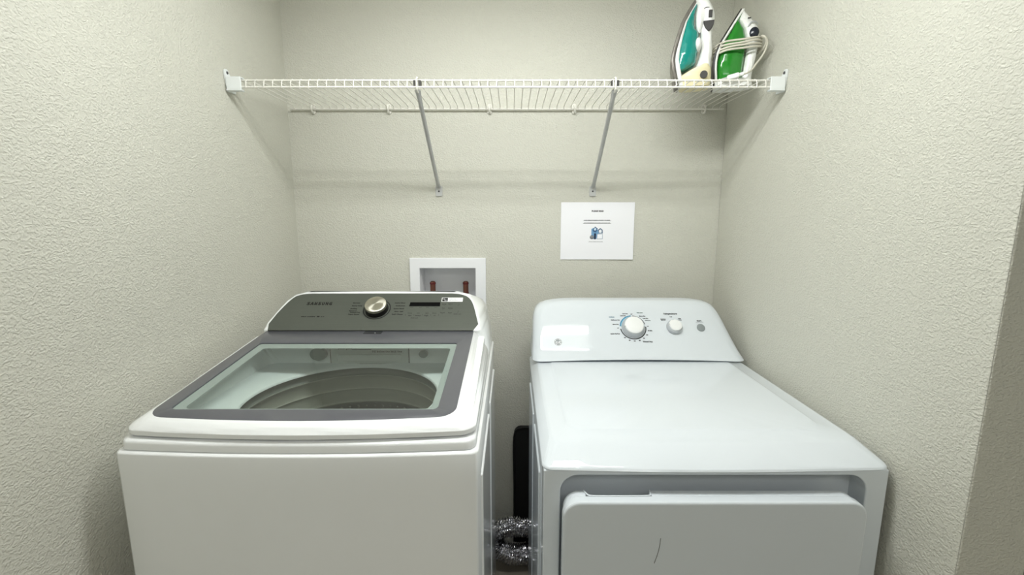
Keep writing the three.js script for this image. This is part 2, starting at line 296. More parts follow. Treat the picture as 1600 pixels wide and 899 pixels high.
// ------------------------------------------------------------------ recessed water valve box
{
  const t = thing('water_valve_box', 'white recessed washer outlet box in the back wall behind the grey-topped machine', 'valve box', [-0.2455, 1.08, 0]);
  const s = roundRect(-0.391, -0.1, 0.888, 1.233, 0.003); s.holes.push(new THREE.Path(roundRect(-0.353, -0.14, 0.934, 1.193, 0.002).getPoints(6).reverse()));
  part('frame', slab(s, 0.0005, 0.009, 0.002), M.boxWhite, t);
  const x0 = -0.353, x1 = -0.14, y0 = 0.934, y1 = 1.193, zb = -0.095;
  part('recess', join(box(x0, x1, y0, y1, zb - 0.003, zb), box(x0 - 0.002, x0, y0, y1, zb, 0.003), box(x1, x1 + 0.002, y0, y1, zb, 0.003), box(x0, x1, y1, y1 + 0.002, zb, 0.003), box(x0, x1, y0 - 0.002, y0, zb, 0.003)), M.boxInner, t);
  for (const [x, blue] of [[-0.313, 0], [-0.183, 1]]) {
    const z = -0.045, cyl = (r, a, b) => new THREE.CylinderGeometry(r, r, b - a, 18).translate(x, (a + b) / 2, z);
    const v = part('water_valve', join(cyl(0.010, 0.936, 1.03), cyl(0.014, 1.0, 1.03), cyl(0.013, 1.05, 1.07)), M.screw, t);
    part('arrestor', join(cyl(0.0105, 1.03, 1.131), new THREE.SphereGeometry(0.0105, 16, 8, 0, Math.PI * 2, 0, Math.PI / 2).scale(1, 0.5, 1).translate(x, 1.131, z)), M.copper, t, v);
    for (const b of [1.124, 1.085]) part('arrestor_band', cyl(0.0116, b, b + 0.007), M.redBand, t, v);
    part('handle', box(x + 0.012, x + 0.036, blue ? 1.045 : 1.01, blue ? 1.075 : 1.03, z - 0.004, z + 0.008, 0.003), blue ? M.blueHandle : M.redBand, t, v);
  }
}

// ------------------------------------------------------------------ washing machine
const lidY = (x, z) => 1.1166 - 0.105 * z;
{
  const t = thing('washing_machine', 'white top-loading washing machine with grey glass lid and grey control panel', 'washing machine', [-0.4045, 0, 0.58]);
  const L = -0.748, R = -0.063, ZB = 0.2;
  // cabinet
  const c = (y, i, zf) => plan(y, L + i, R - i, zf - i, ZB + i, 0.014, 0.012, 0.015);
  part('cabinet', loft([c(0.03, 0.006, 0.955), c(0.036, 0, 0.955), c(0.3, 0, 0.955), c(0.6, 0, 0.955), c(0.9, 0, 0.955), c(0.959, 0, 0.955), c(0.962, 0.0008, 0.955), c(0.964, 0.0025, 0.955), c(0.9648, 0.0055, 0.955), c(0.965, 0.03, 0.955)], { deg: 50, capB: false }), M.enamel, t);
  for (const x of [L + 0.06, R - 0.06]) for (const z of [0.27, 0.88]) part('foot', new THREE.CylinderGeometry(0.022, 0.026, 0.03, 18).translate(x, 0.015, z), M.black, t);
  for (const [z0, z1] of [[0.27, 0.545], [0.615, 0.9]]) part('side_panel', box(R - 0.004, R + 0.0045, 0.08, 0.885, z0, z1, 0.004), M.enamel, t);
  // top cover: the stepped collar between cabinet and lid
  const k = (y, i) => plan(y, L + 0.0055 + i, R - 0.0055 - i, 0.949 - i, ZB + i, 0.02, 0.012, 0.015);
  part('top_cover', loft([k(0.9655, 0.002), k(0.9665, 0), k(0.979, 0.0005), k(0.983, 0.002), k(0.9852, 0.005), k(0.9862, 0.0095), k(0.9866, 0.03), k(0.965, 0.034)], { capA: false, capB: false, deg: 40 }), M.enamel, t);
  // lid
  const O = (i, y) => plan(y, -0.7425 + i, -0.0685 - i, 0.939 - i, 0.461 + i, 0.03, 0.006, 0.021);
  const G = (dy, i = 0) => plan((x, z) => lidY(x, z) + dy, -0.7085 + i, -0.11 - i, 0.921 - i, 0.464 + i, 0.034, 0.006, 0.0165);
  const I = (dy, i = 0) => plan((x, z) => lidY(x, z) + dy, -0.6785 + i, -0.1475 - i, 0.8955 - i, 0.5535 + i, 0.014, 0.008, 0.0);
  const o = O(0, 0.9945), g = G(0);
  const lidLoops = [I(-0.009), plan((x, z) => lidY(x, z) - 0.014, -0.732, -0.079, 0.926, 0.4685, 0.03, 0.006, 0.018), O(0.0085, 0.9895), O(0.004, 0.9895), O(0.0008, 0.991), o];
  for (const [f, e] of [[0.002, 0.1], [0.014, 0.19], [0.04, 0.26], ...[0.12, 0.25, 0.4, 0.55, 0.7, 0.85, 1].map(u => [u, 0.26 + 0.74 * (1 - Math.pow(1 - u, 1.3))])]) lidLoops.push(o.map((p, j) => V(p.x + (g[j].x - p.x) * f, p.y + (g[j].y - 0.0004 - p.y) * e, p.z + (g[j].z - p.z) * f)));
  const lid = part('lid', loft(lidLoops, { capA: false, capB: false, deg: 40 }), M.enamel, t);
  part('lid_border', loft([G(-0.004), G(-0.0005), G(0, 0.0008), I(0, -0.0008), I(-0.0006), I(-0.005)], { capA: false, capB: false, deg: 30 }), M.lidGrey, t, lid, 'glossy grey border of the lid glass');
  part('glass_pane', loft([I(-0.0022, -0.001), I(-0.0021, -0.001)], { capA: false, deg: 30 }), M.glass, t, lid, 'clear tinted lid window');
  part('window_seal', loft([I(-0.0035), I(-0.0055, 0.009), I(-0.008, 0.016), I(-0.0095, 0.0165), I(-0.0095, 0)], { capA: false, capB: false, deg: 30 }), M.lidSeal, t, lid, 'pale seal around the lid window');
  part('lid_badge', slab(roundRect(-0.0255, 0.0255, -0.011, 0.011, 0.001), 0, 0.0008).rotateX(-Math.PI / 2 + Math.atan(0.105)).translate(-0.397, lidY(0, 0.4775), 0.4775), M.badge, t, lid, 'small dark badge at the back of the lid');
  part('badge_glint', new THREE.CylinderGeometry(0.0016, 0.0016, 0.0012, 12).rotateX(Math.atan(0.105)).translate(-0.3895, lidY(0, 0.4835) + 0.001, 0.4835), M.whitePlastic, t, lid);  // small white disc painted in as the glint on the badge
  // deck under the lid, and the drum
  const cx = -0.4075, cz = 0.703;
  const even = (l, n) => { const d = [0]; for (let i = 1; i <= l.length; i++) d.push(d[i - 1] + l[i % l.length].distanceTo(l[i - 1])); const T = d[l.length], o = []; let k = 0; for (let i = 0; i < n; i++) { const q = i / n * T; while (d[k + 1] < q) k++; o.push(l[k].clone().lerp(l[(k + 1) % l.length], (q - d[k]) / Math.max(1e-9, d[k + 1] - d[k]))); } return o; };
  const rim = even(plan((x, z) => lidY(x, z) - 0.0155, -0.722, -0.089, 0.92, 0.4705, 0.04, 0.02, 0.012), 132);
  const base = even(plan(0.9745, -0.7, -0.112, 0.92, 0.4735, 0.06, 0.03, 0.012), 132);
  const circ = (r, y) => base.map(p => { const a = Math.atan2(p.z - cz, p.x - cx); return V(cx + r * Math.cos(a), y, cz + r * Math.sin(a)); });
  const c0 = circ(0.232, 0.9685);
  part('deck', loft([rim, base, base.map((p, j) => V(p.x + (c0[j].x - p.x) * 0.6, 0.9725, p.z + (c0[j].z - p.z) * 0.6)), circ(0.2285, 0.9685), circ(0.2255, 0.967), circ(0.224, 0.9645), circ(0.2238, 0.962)], { capA: false, capB: false, flip: true, deg: 40 }), M.deck, t);
  const ring = (list) => new THREE.LatheGeometry(list.map(([r, y]) => new THREE.Vector2(r, y)), 96).translate(cx, 0, cz);
  part('drum_rim', ring([[0.2238, 0.9622], [0.234, 0.9605], [0.236, 0.944], [0.2275, 0.94]]), M.tubRim, t, null, 'dark upper rim of the drum');
  const drum = part('balance_ring', ring([[0.2275, 0.94], [0.2265, 0.936], [0.233, 0.932], [0.2365, 0.915], [0.2365, 0.899], [0.234, 0.897], [0.234, 0.894], [0.238, 0.891], [0.239, 0.862], [0.235, 0.858], [0.235, 0.853], [0.2415, 0.85]]), M.tubRing, t, null, 'pale plastic ring round the top of the drum');
  const dr = part('drum', ring([[0.2415, 0.857], [0.2415, 0.50], [0.25, 0.47], [0.02, 0.46], [0.0001, 0.46]]), M.steel, t, null, 'dark steel drum');
  part('drum_floor', ring([[0.235, 0.462], [0.235, 0.475], [0.15, 0.492], [0.06, 0.52], [0.0001, 0.53]]), M.impeller, t, dr);
  { const im = new THREE.InstancedMesh(new THREE.SphereGeometry(0.004, 8, 6), M.steel, 22 * 64); im.name = 'drum_dimples'; im.userData.kind = 'stuff'; const m = new THREE.Matrix4(); let n = 0; for (let r = 0; r < 22; r++) for (let i = 0; i < 64; i++) { const a = (i + (r % 2) * 0.5) / 64 * Math.PI * 2; m.makeScale(1, 1, 1); m.setPosition(cx + 0.2425 * Math.cos(a) + 0.4045, 0.838 - r * 0.0155, cz + 0.2425 * Math.sin(a) - 0.58); im.setMatrixAt(n++, m); } im.castShadow = im.receiveShadow = true; dr.add(im); }
  // dispenser panel at the back of the deck
  const dp = part('dispenser', box(-0.523, -0.299, 0.9725, 1.034, 0.468, 0.4762, 0.002), M.dispenser, t, null, 'detergent dispenser drawer front under the lid');
  part('pull', box(-0.503, -0.318, 0.981, 1.002, 0.4755, 0.483, 0.0028), M.dispenser, t, dp);
  part('drawer_gap_shade', box(-0.5255, -0.2965, 0.9715, 1.034, 0.467, 0.4745, 0.001), M.blackGap, t, dp);  // near-black plate behind the drawer, standing in for its shaded gap
  const print = canvasTex(512, 64, (q, w, h) => { q.clearRect(0, 0, w, h); q.fillStyle = '#1d2622'; q.font = 'bold 22px sans-serif'; q.fillText('Detergent', 24, 30); q.fillRect(130, 30, 140, 3); q.fillText('Softener', 400, 22); q.font = 'bold 20px sans-serif'; q.fillText('■ Fill below the MAX line', 262, 54); });
  const pr = new THREE.PlaneGeometry(0.2, 0.025).translate(-0.4105, 1.0155, 0.4767);
  part('print', pr, std({ map: print, transparent: true, alphaTest: 0.3, roughness: 0.5 }), t, dp);
  const disc = (rx, ry, x, y, z, h) => new THREE.CylinderGeometry(1, 1, h, 32).rotateX(Math.PI / 2).scale(rx, ry, 1).translate(x, y, z);
  part('softener_cap', disc(0.0235, 0.0185, -0.556, 1.0035, 0.479, 0.012), M.dispenserDark, t, null, 'dark round cap beside the dispenser');
  part('water_inlet', disc(0.0125, 0.0105, -0.255, 1.003, 0.4775, 0.008), M.dispenserDark, t, null, 'dark oval water inlet beside the dispenser');
  // control panel
  const S = (y) => (y - 1.07) / 0.5735;                        // height to distance along the sloping face
  const hw = [[-1, 0.3095], [0, 0.3095], [0.026, 0.3087], [0.076, 0.296], [0.117, 0.281], [0.1405, 0.265], [0.148, 0.248], [0.1505, 0.225]];
  const hs = [];
  const sec = (y, zf, h, fl, zb = ZB + 0.004) => plan(y, -0.405 - h, -0.405 + h, zf, zb, 0.008, 0.012, 0, fl);
  const zp = (y) => 0.468 + (1.07 - y) / 0.7 - 0.0035;
  hs.push(sec(0.984, 0.459, 0.334, 0.002), sec(1.0, 0.459, 0.332, 0.003), sec(1.02, 0.459, 0.329, 0.004), sec(1.04, 0.459, 0.3245, 0.0055), sec(1.055, 0.459, 0.3195, 0.007), sec(1.064, 0.4605, 0.316, 0.008), sec(1.069, 0.4635, 0.3145, 0.009));
  for (const s of [0.005, 0.015, 0.026, 0.045, 0.076, 0.1, 0.117, 0.13, 0.1405, 0.146]) { const y = 1.07 + s * 0.5735; hs.push(sec(y, zp(y), lerpTab(hw, s) + 0.0042, 0.01 - s * 0.05, ZB + 0.004 + 0.115 * sstep(0.06, 0.15, s))); }
  hs.push(sec(1.1565, 0.3415, 0.2465, 0.002, 0.321), sec(1.1595, 0.338, 0.238, 0.002, 0.324), sec(1.1605, 0.335, 0.228, 0, 0.327));
  const cp = part('control_panel', loft(hs, { deg: 62 }), M.enamel, t);
  const kk = Math.hypot(1, 0.7), face = new THREE.Matrix4().makeBasis(V(1, 0, 0), V(0, 0.7 / kk, -1 / kk), V(0, 1 / kk, 0.7 / kk)).setPosition(-0.405, 1.07, 0.468);
  const sh = new THREE.Shape(); sh.moveTo(-0.2985, 0.001); sh.lineTo(0.2925, 0.001); sh.lineTo(0.3065, 0.026); sh.lineTo(0.293, 0.083);
  sh.bezierCurveTo(0.284, 0.118, 0.276, 0.134, 0.258, 0.1425); sh.bezierCurveTo(0.247, 0.1475, 0.235, 0.1505, 0.215, 0.1515); sh.lineTo(-0.215, 0.1505); sh.bezierCurveTo(-0.238, 0.149, -0.252, 0.146, -0.2625, 0.138); sh.bezierCurveTo(-0.275, 0.126, -0.282, 0.104, -0.2945, 0.068); sh.lineTo(-0.3045, 0.026); sh.closePath();
  const fg = clean(slab(sh, -0.004, 0, 0.0008)); { const p = fg.attributes.position, uv = fg.attributes.uv; for (let i = 0; i < p.count; i++) uv.setXY(i, (p.getX(i) + 0.32) / 0.64, p.getY(i) / 0.16); }
  const art = canvasTex(2048, 512, (q, w, h) => {
    q.fillStyle = '#595d56'; q.fillRect(0, 0, w, h);
    for (let i = 0; i < 2400; i++) { q.fillStyle = rnd() < 0.5 ? 'rgba(255,255,255,0.02)' : 'rgba(0,0,0,0.02)'; const y = Math.floor(rnd() * h); q.fillRect(Math.floor(rnd() * w), y, 60 + rnd() * 300, 1); }
    const X = (x) => (x + 0.32) / 0.64 * w, Y = (s) => h - s / 0.16 * h;
    const fit = (s, x0, x1, b, size, weight = '', col = '#0c0d0b', lw = 1.6) => { q.fillStyle = col; q.font = `${weight} ${size}px sans-serif`; const m = q.measureText(s).width, want = X(x1) - X(x0); q.save(); q.translate(X(x0), Y(b)); q.scale(want / m, 1); q.fillText(s, 0, 0); q.strokeStyle = col; q.lineWidth = lw; q.strokeText(s, 0, 0); q.restore(); };
    [...'SAMSUNG'].forEach((ch, i) => fit(ch, -0.2186 + i * 0.01125, -0.2186 + i * 0.01125 + 0.0095, 0.1012, 50, 'bold', '#000', 3));
    fit('SELF CLEAN', -0.2193, -0.1777, 0.0515, 17, 'bold'); q.fillRect(X(-0.1724), Y(0.0565), 24, 16); fit('5.0', -0.161, -0.1511, 0.0515, 17);
    [['Normal', -0.0791, -0.0576, 0.1075], ['Heavy Duty', -0.0797, -0.0483, 0.0961], ['Bedding', -0.0812, -0.0614, 0.0841], ['Waterproof', -0.0829, -0.0605, 0.0752], ['Permanent Press', -0.0789, -0.0487, 0.0692], ['Super Speed', -0.0821, -0.0494, 0.0613], ['Active Wear', 0.0483, 0.0804, 0.1075], ['Delicates', 0.053, 0.081, 0.0961], ['Quick Wash', 0.0485, 0.0803, 0.0841], ['Rinse + Spin', 0.0533, 0.0796, 0.0726], ['Self Clean', 0.0475, 0.0802, 0.0613]].forEach(([s, a, b, y]) => fit(s, a, b, y, 16, 'bold'));
    q.strokeStyle = '#15171a'; q.lineWidth = 9; q.beginPath(); q.arc(X(-0.001), Y(0.0837), 0.0395 * 3200, 0, 7); q.stroke();
    const ctr = (s, x, y, size, weight = '') => { q.fillStyle = '#0e100d'; q.font = `bold ${size + 2}px sans-serif`; const m = q.measureText(s).width; q.fillText(s, X(x) - m / 2, Y(y)); };
    [['Temp', 0.1003], ['Soil', 0.1252], ['Spin', 0.1515], ['Rinse', 0.1738]].forEach(([s, x]) => ctr(s, x, 0.066, 14)); [['Hot', 0.102], ['Heavy', 0.1255], ['High', 0.1503], ['+1', 0.1751]].forEach(([s, x]) => ctr(s, x, 0.056, 16, 'bold'));
    for (const x of [0.0885, 0.1135, 0.1385, 0.163, 0.187]) q.fillRect(X(x), Y(0.063), 2, 18); ctr('Child Lock', 0.1163, 0.047, 12);
    for (const x of [0.102, 0.1286, 0.1498, 0.1751]) ctr('wash', x, 0.0905, 9);
    [['Deep', 0.1991, 0.1], ['Extra', 0.2177, 0.101], ['⊙ |', 0.2419, 0.099], ['Pre', 0.1982, 0.083], ['Delay', 0.2194, 0.083], ['▷||', 0.2429, 0.071], ['Smart', 0.1976, 0.065], ['Start', 0.2199, 0.065]].forEach(([s, x, y]) => { ctr(s, x, y + 0.003, 14, 'bold'); ctr('• •', x, y - 0.002, 12); }); ctr('Hold 3 sec', 0.2424, 0.0625, 13);
  });
  part('panel_face', fg.applyMatrix4(face), phy({ map: art, roughness: 0.38, metalness: 0.25 }), t, cp, 'brushed grey face with printed programmes');
  const ds = new THREE.Shape([[0.0939, 0.0956], [0.187, 0.0956], [0.1868, 0.1121], [0.0955, 0.1121]].map(p => new THREE.Vector2(...p)));
  part('display', slab(ds, -0.001, 0.0005).applyMatrix4(face), M.displayBlack, t, cp, 'black display window');
  const stg = clean(slab(roundRect(0.1895, 0.2543, 0.1142, 0.132, 0.0012), -0.001, 0.0005)); { const p = stg.attributes.position, uv = stg.attributes.uv; for (let i = 0; i < p.count; i++) uv.setXY(i, (p.getX(i) - 0.1895) / 0.0648, (p.getY(i) - 0.1142) / 0.0178); }
  const st = canvasTex(512, 140, (q, w, h) => { q.fillStyle = '#f2f3f1'; q.fillRect(0, 0, w, h); q.fillStyle = '#16171a'; q.fillRect(16, 14, 132, 112); q.fillStyle = '#e8e8e8'; q.font = 'bold 44px sans-serif'; q.fillText('10', 30, 66); q.fillText('YR', 66, 108); q.fillStyle = '#2a2b2d'; q.font = '22px sans-serif'; q.fillText('Limited Warranty', 172, 52); q.fillText('Digital Inverter Motor', 172, 96); });
  part('sticker', stg.applyMatrix4(face), std({ map: st, roughness: 0.4 }), t, cp, 'white and black sticker');
  const kn = (pts, m, name, label) => part(name, new THREE.LatheGeometry(pts.map(p => new THREE.Vector2(...p)), 56).rotateX(Math.PI / 2).translate(-0.001, 0.0837, 0).applyMatrix4(face), m, t, cp, label);
  kn([[0.0001, -0.001], [0.0345, -0.001], [0.0345, 0.002], [0.0335, 0.0045], [0.033, 0.014], [0.032, 0.0155], [0.0001, 0.0155]], M.black, 'knob_skirt', 'black skirt of the programme knob');
  const km = M.knobMetal.clone(); const kp = phy({ color: sr(206, 203, 190), roughness: 0.32, metalness: 1, anisotropy: 0.85 }); void km;
  kn([[0.0323, 0.0145], [0.0325, 0.017], [0.0318, 0.0215], [0.0305, 0.0232], [0.022, 0.0242], [0.01, 0.0247], [0.0004, 0.0249]], kp, 'knob', 'brushed metal programme knob');
}

// ------------------------------------------------------------------ dryer
{
  const t = thing('dryer', 'white front-loading dryer with white knobs on a raised back panel', 'dryer', [0.4095, 0, 0.54]);
  const L = 0.064, R = 0.763, ZB = 0.16, ZF = 0.898;
  part('cabinet', loft([plan(0.03, L, R, 0.852, ZB, 0.004, 0.01), plan(0.893, L, R, 0.852, ZB, 0.004, 0.01)], { deg: 30 }), M.enamelCool, t);
  const s = roundRect(L, R, 0.03, 0.8935, 0.004); s.holes.push(new THREE.Path(roundRect(0.0985, 0.7205, 0.235, 0.8815, 0.036).getPoints(12).reverse()));
  const fp = part('front_panel', slab(s, 0.848, ZF, 0.003), M.enamelCool, t);
  for (const x of [L + 0.06, R - 0.06]) for (const z of [0.24, 0.84]) part('foot', new THREE.CylinderGeometry(0.02, 0.024, 0.03, 18).translate(x, 0.015, z), M.black, t);
  part('side_panel', box(L - 0.0045, L + 0.004, 0.1, 0.83, 0.25, 0.5, 0.004), M.enamelCool, t);
  part('side_panel', box(L - 0.0045, L + 0.004, 0.1, 0.83, 0.56, 0.8, 0.004), M.enamelCool, t);
  // door: outer skin and inner panel with a finger notch
  const dx0 = 0.1, dx1 = 0.698;
  const door = part('door', slab(roundRect(dx0, dx1, 0.243, 0.849, 0.034), 0.915, 0.939, 0.005), M.enamelCool, t);
  const ip = new THREE.Shape(); { const a = dx0 + 0.004, b = dx1 - 0.004, y0 = 0.248, y1 = 0.8483, r = 0.032;
    ip.moveTo(a + r, y0); ip.lineTo(b - r, y0); ip.absarc(b - r, y0 + r, r, -Math.PI / 2, 0); ip.lineTo(b, y1 - r); ip.absarc(b - r, y1 - r, r, 0, Math.PI / 2);
    ip.lineTo(0.279, y1); ip.lineTo(0.274, y1 - 0.022); ip.lineTo(0.153, y1 - 0.022); ip.lineTo(0.147, y1); ip.lineTo(a + r, y1); ip.absarc(a + r, y1 - r, r, Math.PI / 2, Math.PI); ip.lineTo(a, y0 + r); ip.absarc(a + r, y0 + r, r, Math.PI, Math.PI * 1.5); }
  part('inner_panel', slab(ip, 0.8975, 0.917, 0.002), M.enamelCool, t, door);
  part('handle_lip', tube([[0.146, 0.8478, 0.898], [0.148, 0.8495, 0.908], [0.153, 0.8497, 0.9165], [0.16, 0.8497, 0.918], [0.268, 0.8497, 0.918], [0.275, 0.8497, 0.9165], [0.278, 0.8495, 0.908], [0.28, 0.8478, 0.898]], 0.0017, 48, 8), M.enamelCool, t, door, 'raised lip of the finger notch');
  part('scuff', tube([[0.2935, 0.772, 0.9391], [0.292, 0.752, 0.9391], [0.2885, 0.734, 0.9391], [0.2834, 0.716, 0.9391]], 0.0006, 16, 5), M.scuff, t, door, 'thin dark scratch');
  // top panel
  const T = (y, i, f) => plan(y, 0.0605 + i, 0.7665 - i, 0.9 - f, 0.2, 0.02 + i * 0.4, 0.01, 0.01 * Math.max(0, 1 - f * 14));
  part('top_panel', loft([T(0.89, 0.012, 0.012), T(0.8935, 0.002, 0.002), T(0.8955, 0.0005, 0), T(0.898, 0.0008, 0.001), T(0.9005, 0.002, 0.0035), T(0.9028, 0.0035, 0.0075), T(0.9222, 0.0205, 0.0575), T(0.9241, 0.0235, 0.063), T(0.925, 0.0285, 0.07), T(0.925, 0.060, 0.105), T(0.9262, 0.0625, 0.1075), T(0.9275, 0.065, 0.110), T(0.928, 0.068, 0.113)], { deg: 28 }), M.enamelCool, t);
  // back console
  const cs = (y, xl, xr, dz = 0, rf = 0.034) => plan(y, xl, xr, 0.33 + (0.925 - (typeof y === 'number' ? y : 0.93)) / 1.235 + dz, 0.128, rf, 0.02);
  const low = (y0) => (x, z, u, d) => y0 + (d < 0.05 ? 0.0075 * (1 - (2 * u - 1) ** 2) : 0);
  const con = part('control_panel', loft([cs(low(0.9262), 0.068, 0.756, -0.03), cs(low(0.9272), 0.066, 0.7585, 0.002), cs(low(0.93), 0.0655, 0.759, 0.006), cs(0.938, 0.066, 0.7565, 0.005), cs(0.95, 0.0675, 0.751, 0.0015), cs(0.965, 0.069, 0.7455), cs(0.99, 0.0705, 0.737), cs(1.03, 0.0725, 0.7245), cs(1.056, 0.0755, 0.7157), cs(1.07, 0.0805, 0.709), cs(1.08, 0.088, 0.702, -0.0005), cs(1.088, 0.099, 0.693, -0.001, 0.032), cs(1.094, 0.114, 0.68, -0.003, 0.03), cs(1.098, 0.135, 0.662, -0.007, 0.026), cs(1.1005, 0.16, 0.64, -0.014, 0.02), cs(1.1015, 0.19, 0.61, -0.025, 0.012)], { deg: 50 }), M.enamelCool, t);
  const kk = Math.hypot(1, 1.235), face = new THREE.Matrix4().makeBasis(V(1, 0, 0), V(0, 1.235 / kk, -1 / kk), V(0, 1 / kk, 1.235 / kk)).setPosition(0.4095, 0.925, 0.33);
  const art = canvasTex(2048, 512, (q, w, h) => {
    q.clearRect(0, 0, w, h); const sc = w / 0.56, X = (x) => (x + 0.29) * sc, Y = (v) => h - (v - 0.055) * sc;
    const ctr = (s, x, y, size, weight = '', col = '#1d1f24', al = 'center') => { q.fillStyle = col; q.textAlign = al; q.textBaseline = 'middle'; q.font = `${weight} ${size}px sans-serif`; q.fillText(s, X(x), Y(y)); q.strokeStyle = col; q.lineWidth = 1.5; q.strokeText(s, X(x), Y(y)); };
    const C = [-0.003, 0.1266], r = 0.0425 * sc;
    q.lineWidth = 12; q.strokeStyle = '#16171a'; q.beginPath(); q.arc(X(C[0]), Y(C[1]), r, -0.05, Math.PI * 0.96); q.stroke();
    q.strokeStyle = '#2c7fa6'; q.lineWidth = 14; q.beginPath(); q.arc(X(C[0]), Y(C[1]), r, Math.PI * 1.03, Math.PI * 1.48); q.stroke();
    q.strokeStyle = '#8fc4dc'; q.lineWidth = 18; q.beginPath(); q.arc(X(C[0]), Y(C[1]), r - 15, Math.PI * 1.03, Math.PI * 1.4); q.stroke();
    q.strokeStyle = '#55595e'; q.lineWidth = 9; q.beginPath(); q.arc(X(C[0]), Y(C[1]), r, Math.PI * 1.52, Math.PI * 1.92); q.stroke();
    ctr('Off', -0.0025, 0.1755, 17); ctr('Delicates', -0.024, 0.1772, 17, '', '#3b3f45'); ctr('Less Dry', -0.032, 0.1697, 17, 'bold'); ctr('Cottons', -0.0711, 0.1649, 18, 'bold', '#2f6a86'); ctr('Optimum Dry', -0.0600, 0.1537, 17, 'bold'); ctr('More Dry', -0.0604, 0.1373, 17, 'bold'); ctr('Off', -0.0538, 0.1238, 15); ctr('Quick Fluff 20', -0.066, 0.1025, 17, 'bold');
    for (const [s, x, y] of [['30', -0.035, 0.0893], ['40', -0.0203, 0.0798], ['50', -0.0038, 0.0771], ['60', 0.0128, 0.0793], ['70', 0.0277, 0.0866], ['80', 0.0403, 0.0989]]) ctr(s, x, y, 20, 'bold');
    ctr('90 Min', 0.0524, 0.1141, 17, 'bold'); ctr('Off', 0.0466, 0.13, 15); ctr('Easy Care', 0.0268, 0.1813, 17, '', '#4a6a66'); ctr('More Dry', 0.0335, 0.1683, 17, 'bold'); ctr('Less Dry', 0.043, 0.1597, 17, 'bold'); ctr('Damp Dry', 0.05, 0.152, 15, '', '#5a6468'); ctr('Timed Dry', 0.0385, 0.0744, 24, 'bold');
    ctr('Temperature', 0.13, 0.1772, 27, 'bold'); ctr('Medium', 0.1025, 0.1569, 16, 'bold'); ctr('(Easy Care)', 0.1025, 0.152, 11); ctr('Low', 0.1304, 0.1655, 16, 'bold'); ctr('High', 0.1587, 0.1585, 16, 'bold'); ctr('(Cottons)', 0.1587, 0.1535, 11);
    ctr('Start', 0.2232, 0.1506, 24, 'bold'); q.fillStyle = '#5e646a'; q.fillRect(X(0.211), Y(0.1455), 0.026 * sc, 3);
    const [lx, ly, R0] = [X(-0.2574), Y(0.073), 0.0125 * sc]; q.fillStyle = '#7c8286'; q.beginPath(); q.arc(lx, ly, R0, 0, 7); q.fill(); q.strokeStyle = '#eef1f2'; q.lineWidth = 3.5; q.beginPath(); q.arc(lx, ly, R0 * 0.84, 0, 7); q.stroke();
    q.fillStyle = '#eef1f2'; q.font = 'italic bold 44px serif'; q.textAlign = 'center'; q.fillText('GE', lx, ly + 2); for (let i = 0; i < 4; i++) { const a = i * Math.PI / 2 + 0.5; q.beginPath(); q.arc(lx + Math.cos(a) * R0 * 0.78, ly + Math.sin(a) * R0 * 0.78, 6, a, a + Math.PI); q.stroke(); }
  });
  const pg = new THREE.PlaneGeometry(0.56, 0.14).translate(-0.01, 0.125, 0.0006).applyMatrix4(face);
  part('panel_print', pg, std({ map: art, transparent: true, alphaTest: 0.35, roughness: 0.4 }), t, con, 'printed dial markings and round logo');
  const lathe = (pts, x, y, m, name, label) => part(name, new THREE.LatheGeometry(pts.map(p => new THREE.Vector2(...p)), 56).rotateX(Math.PI / 2).translate(x, y, 0).applyMatrix4(face), m, t, con, label);
  lathe([[0.0001, -0.002], [0.0385, -0.002], [0.0385, 0.003], [0.037, 0.0055], [0.0355, 0.007], [0.0325, 0.0175], [0.0315, 0.0185], [0.0001, 0.0185]], -0.003, 0.1266, M.knobGrey, 'knob_skirt', 'grey skirt of the large dial');
  lathe([[0.031, 0.0182], [0.0305, 0.0215], [0.029, 0.0235], [0.02, 0.0245], [0.0001, 0.025]], -0.003, 0.1266, M.whitePlastic, 'knob', 'large white programme dial');
  { const w = new THREE.Shape([[-0.0345, -0.003], [-0.024, -0.009], [-0.02, 0.012], [-0.026, 0.011]].map(p => new THREE.Vector2(...p))); part('knob_pointer', slab(w, 0.012, 0.0238, 0.001).translate(-0.003, 0.1266, 0).applyMatrix4(face), M.whitePlastic, t, con); }
  lathe([[0.0001, -0.002], [0.0265, -0.002], [0.0265, 0.004], [0.0245, 0.008], [0.0215, 0.0165], [0.0001, 0.0165]], 0.1355, 0.127, M.knobGrey, 'knob_skirt', 'grey skirt of the small dial');
  lathe([[0.0205, 0.0162], [0.02, 0.0195], [0.0185, 0.021], [0.0001, 0.0218]], 0.1355, 0.127, M.whitePlastic, 'knob', 'small white temperature dial');
  { const w = new THREE.Shape([[-0.0235, 0.006], [-0.016, -0.004], [-0.006, 0.018], [-0.013, 0.0185]].map(p => new THREE.Vector2(...p))); part('knob_pointer', slab(w, 0.01, 0.0202, 0.001).translate(0.1355, 0.127, 0).applyMatrix4(face), M.whitePlastic, t, con); }
  lathe([[0.0001, -0.001], [0.0135, -0.001], [0.0135, 0.0015], [0.0125, 0.003], [0.0001, 0.0038]], 0.2245, 0.1252, M.buttonGrey, 'start_button', 'round grey start button');
}

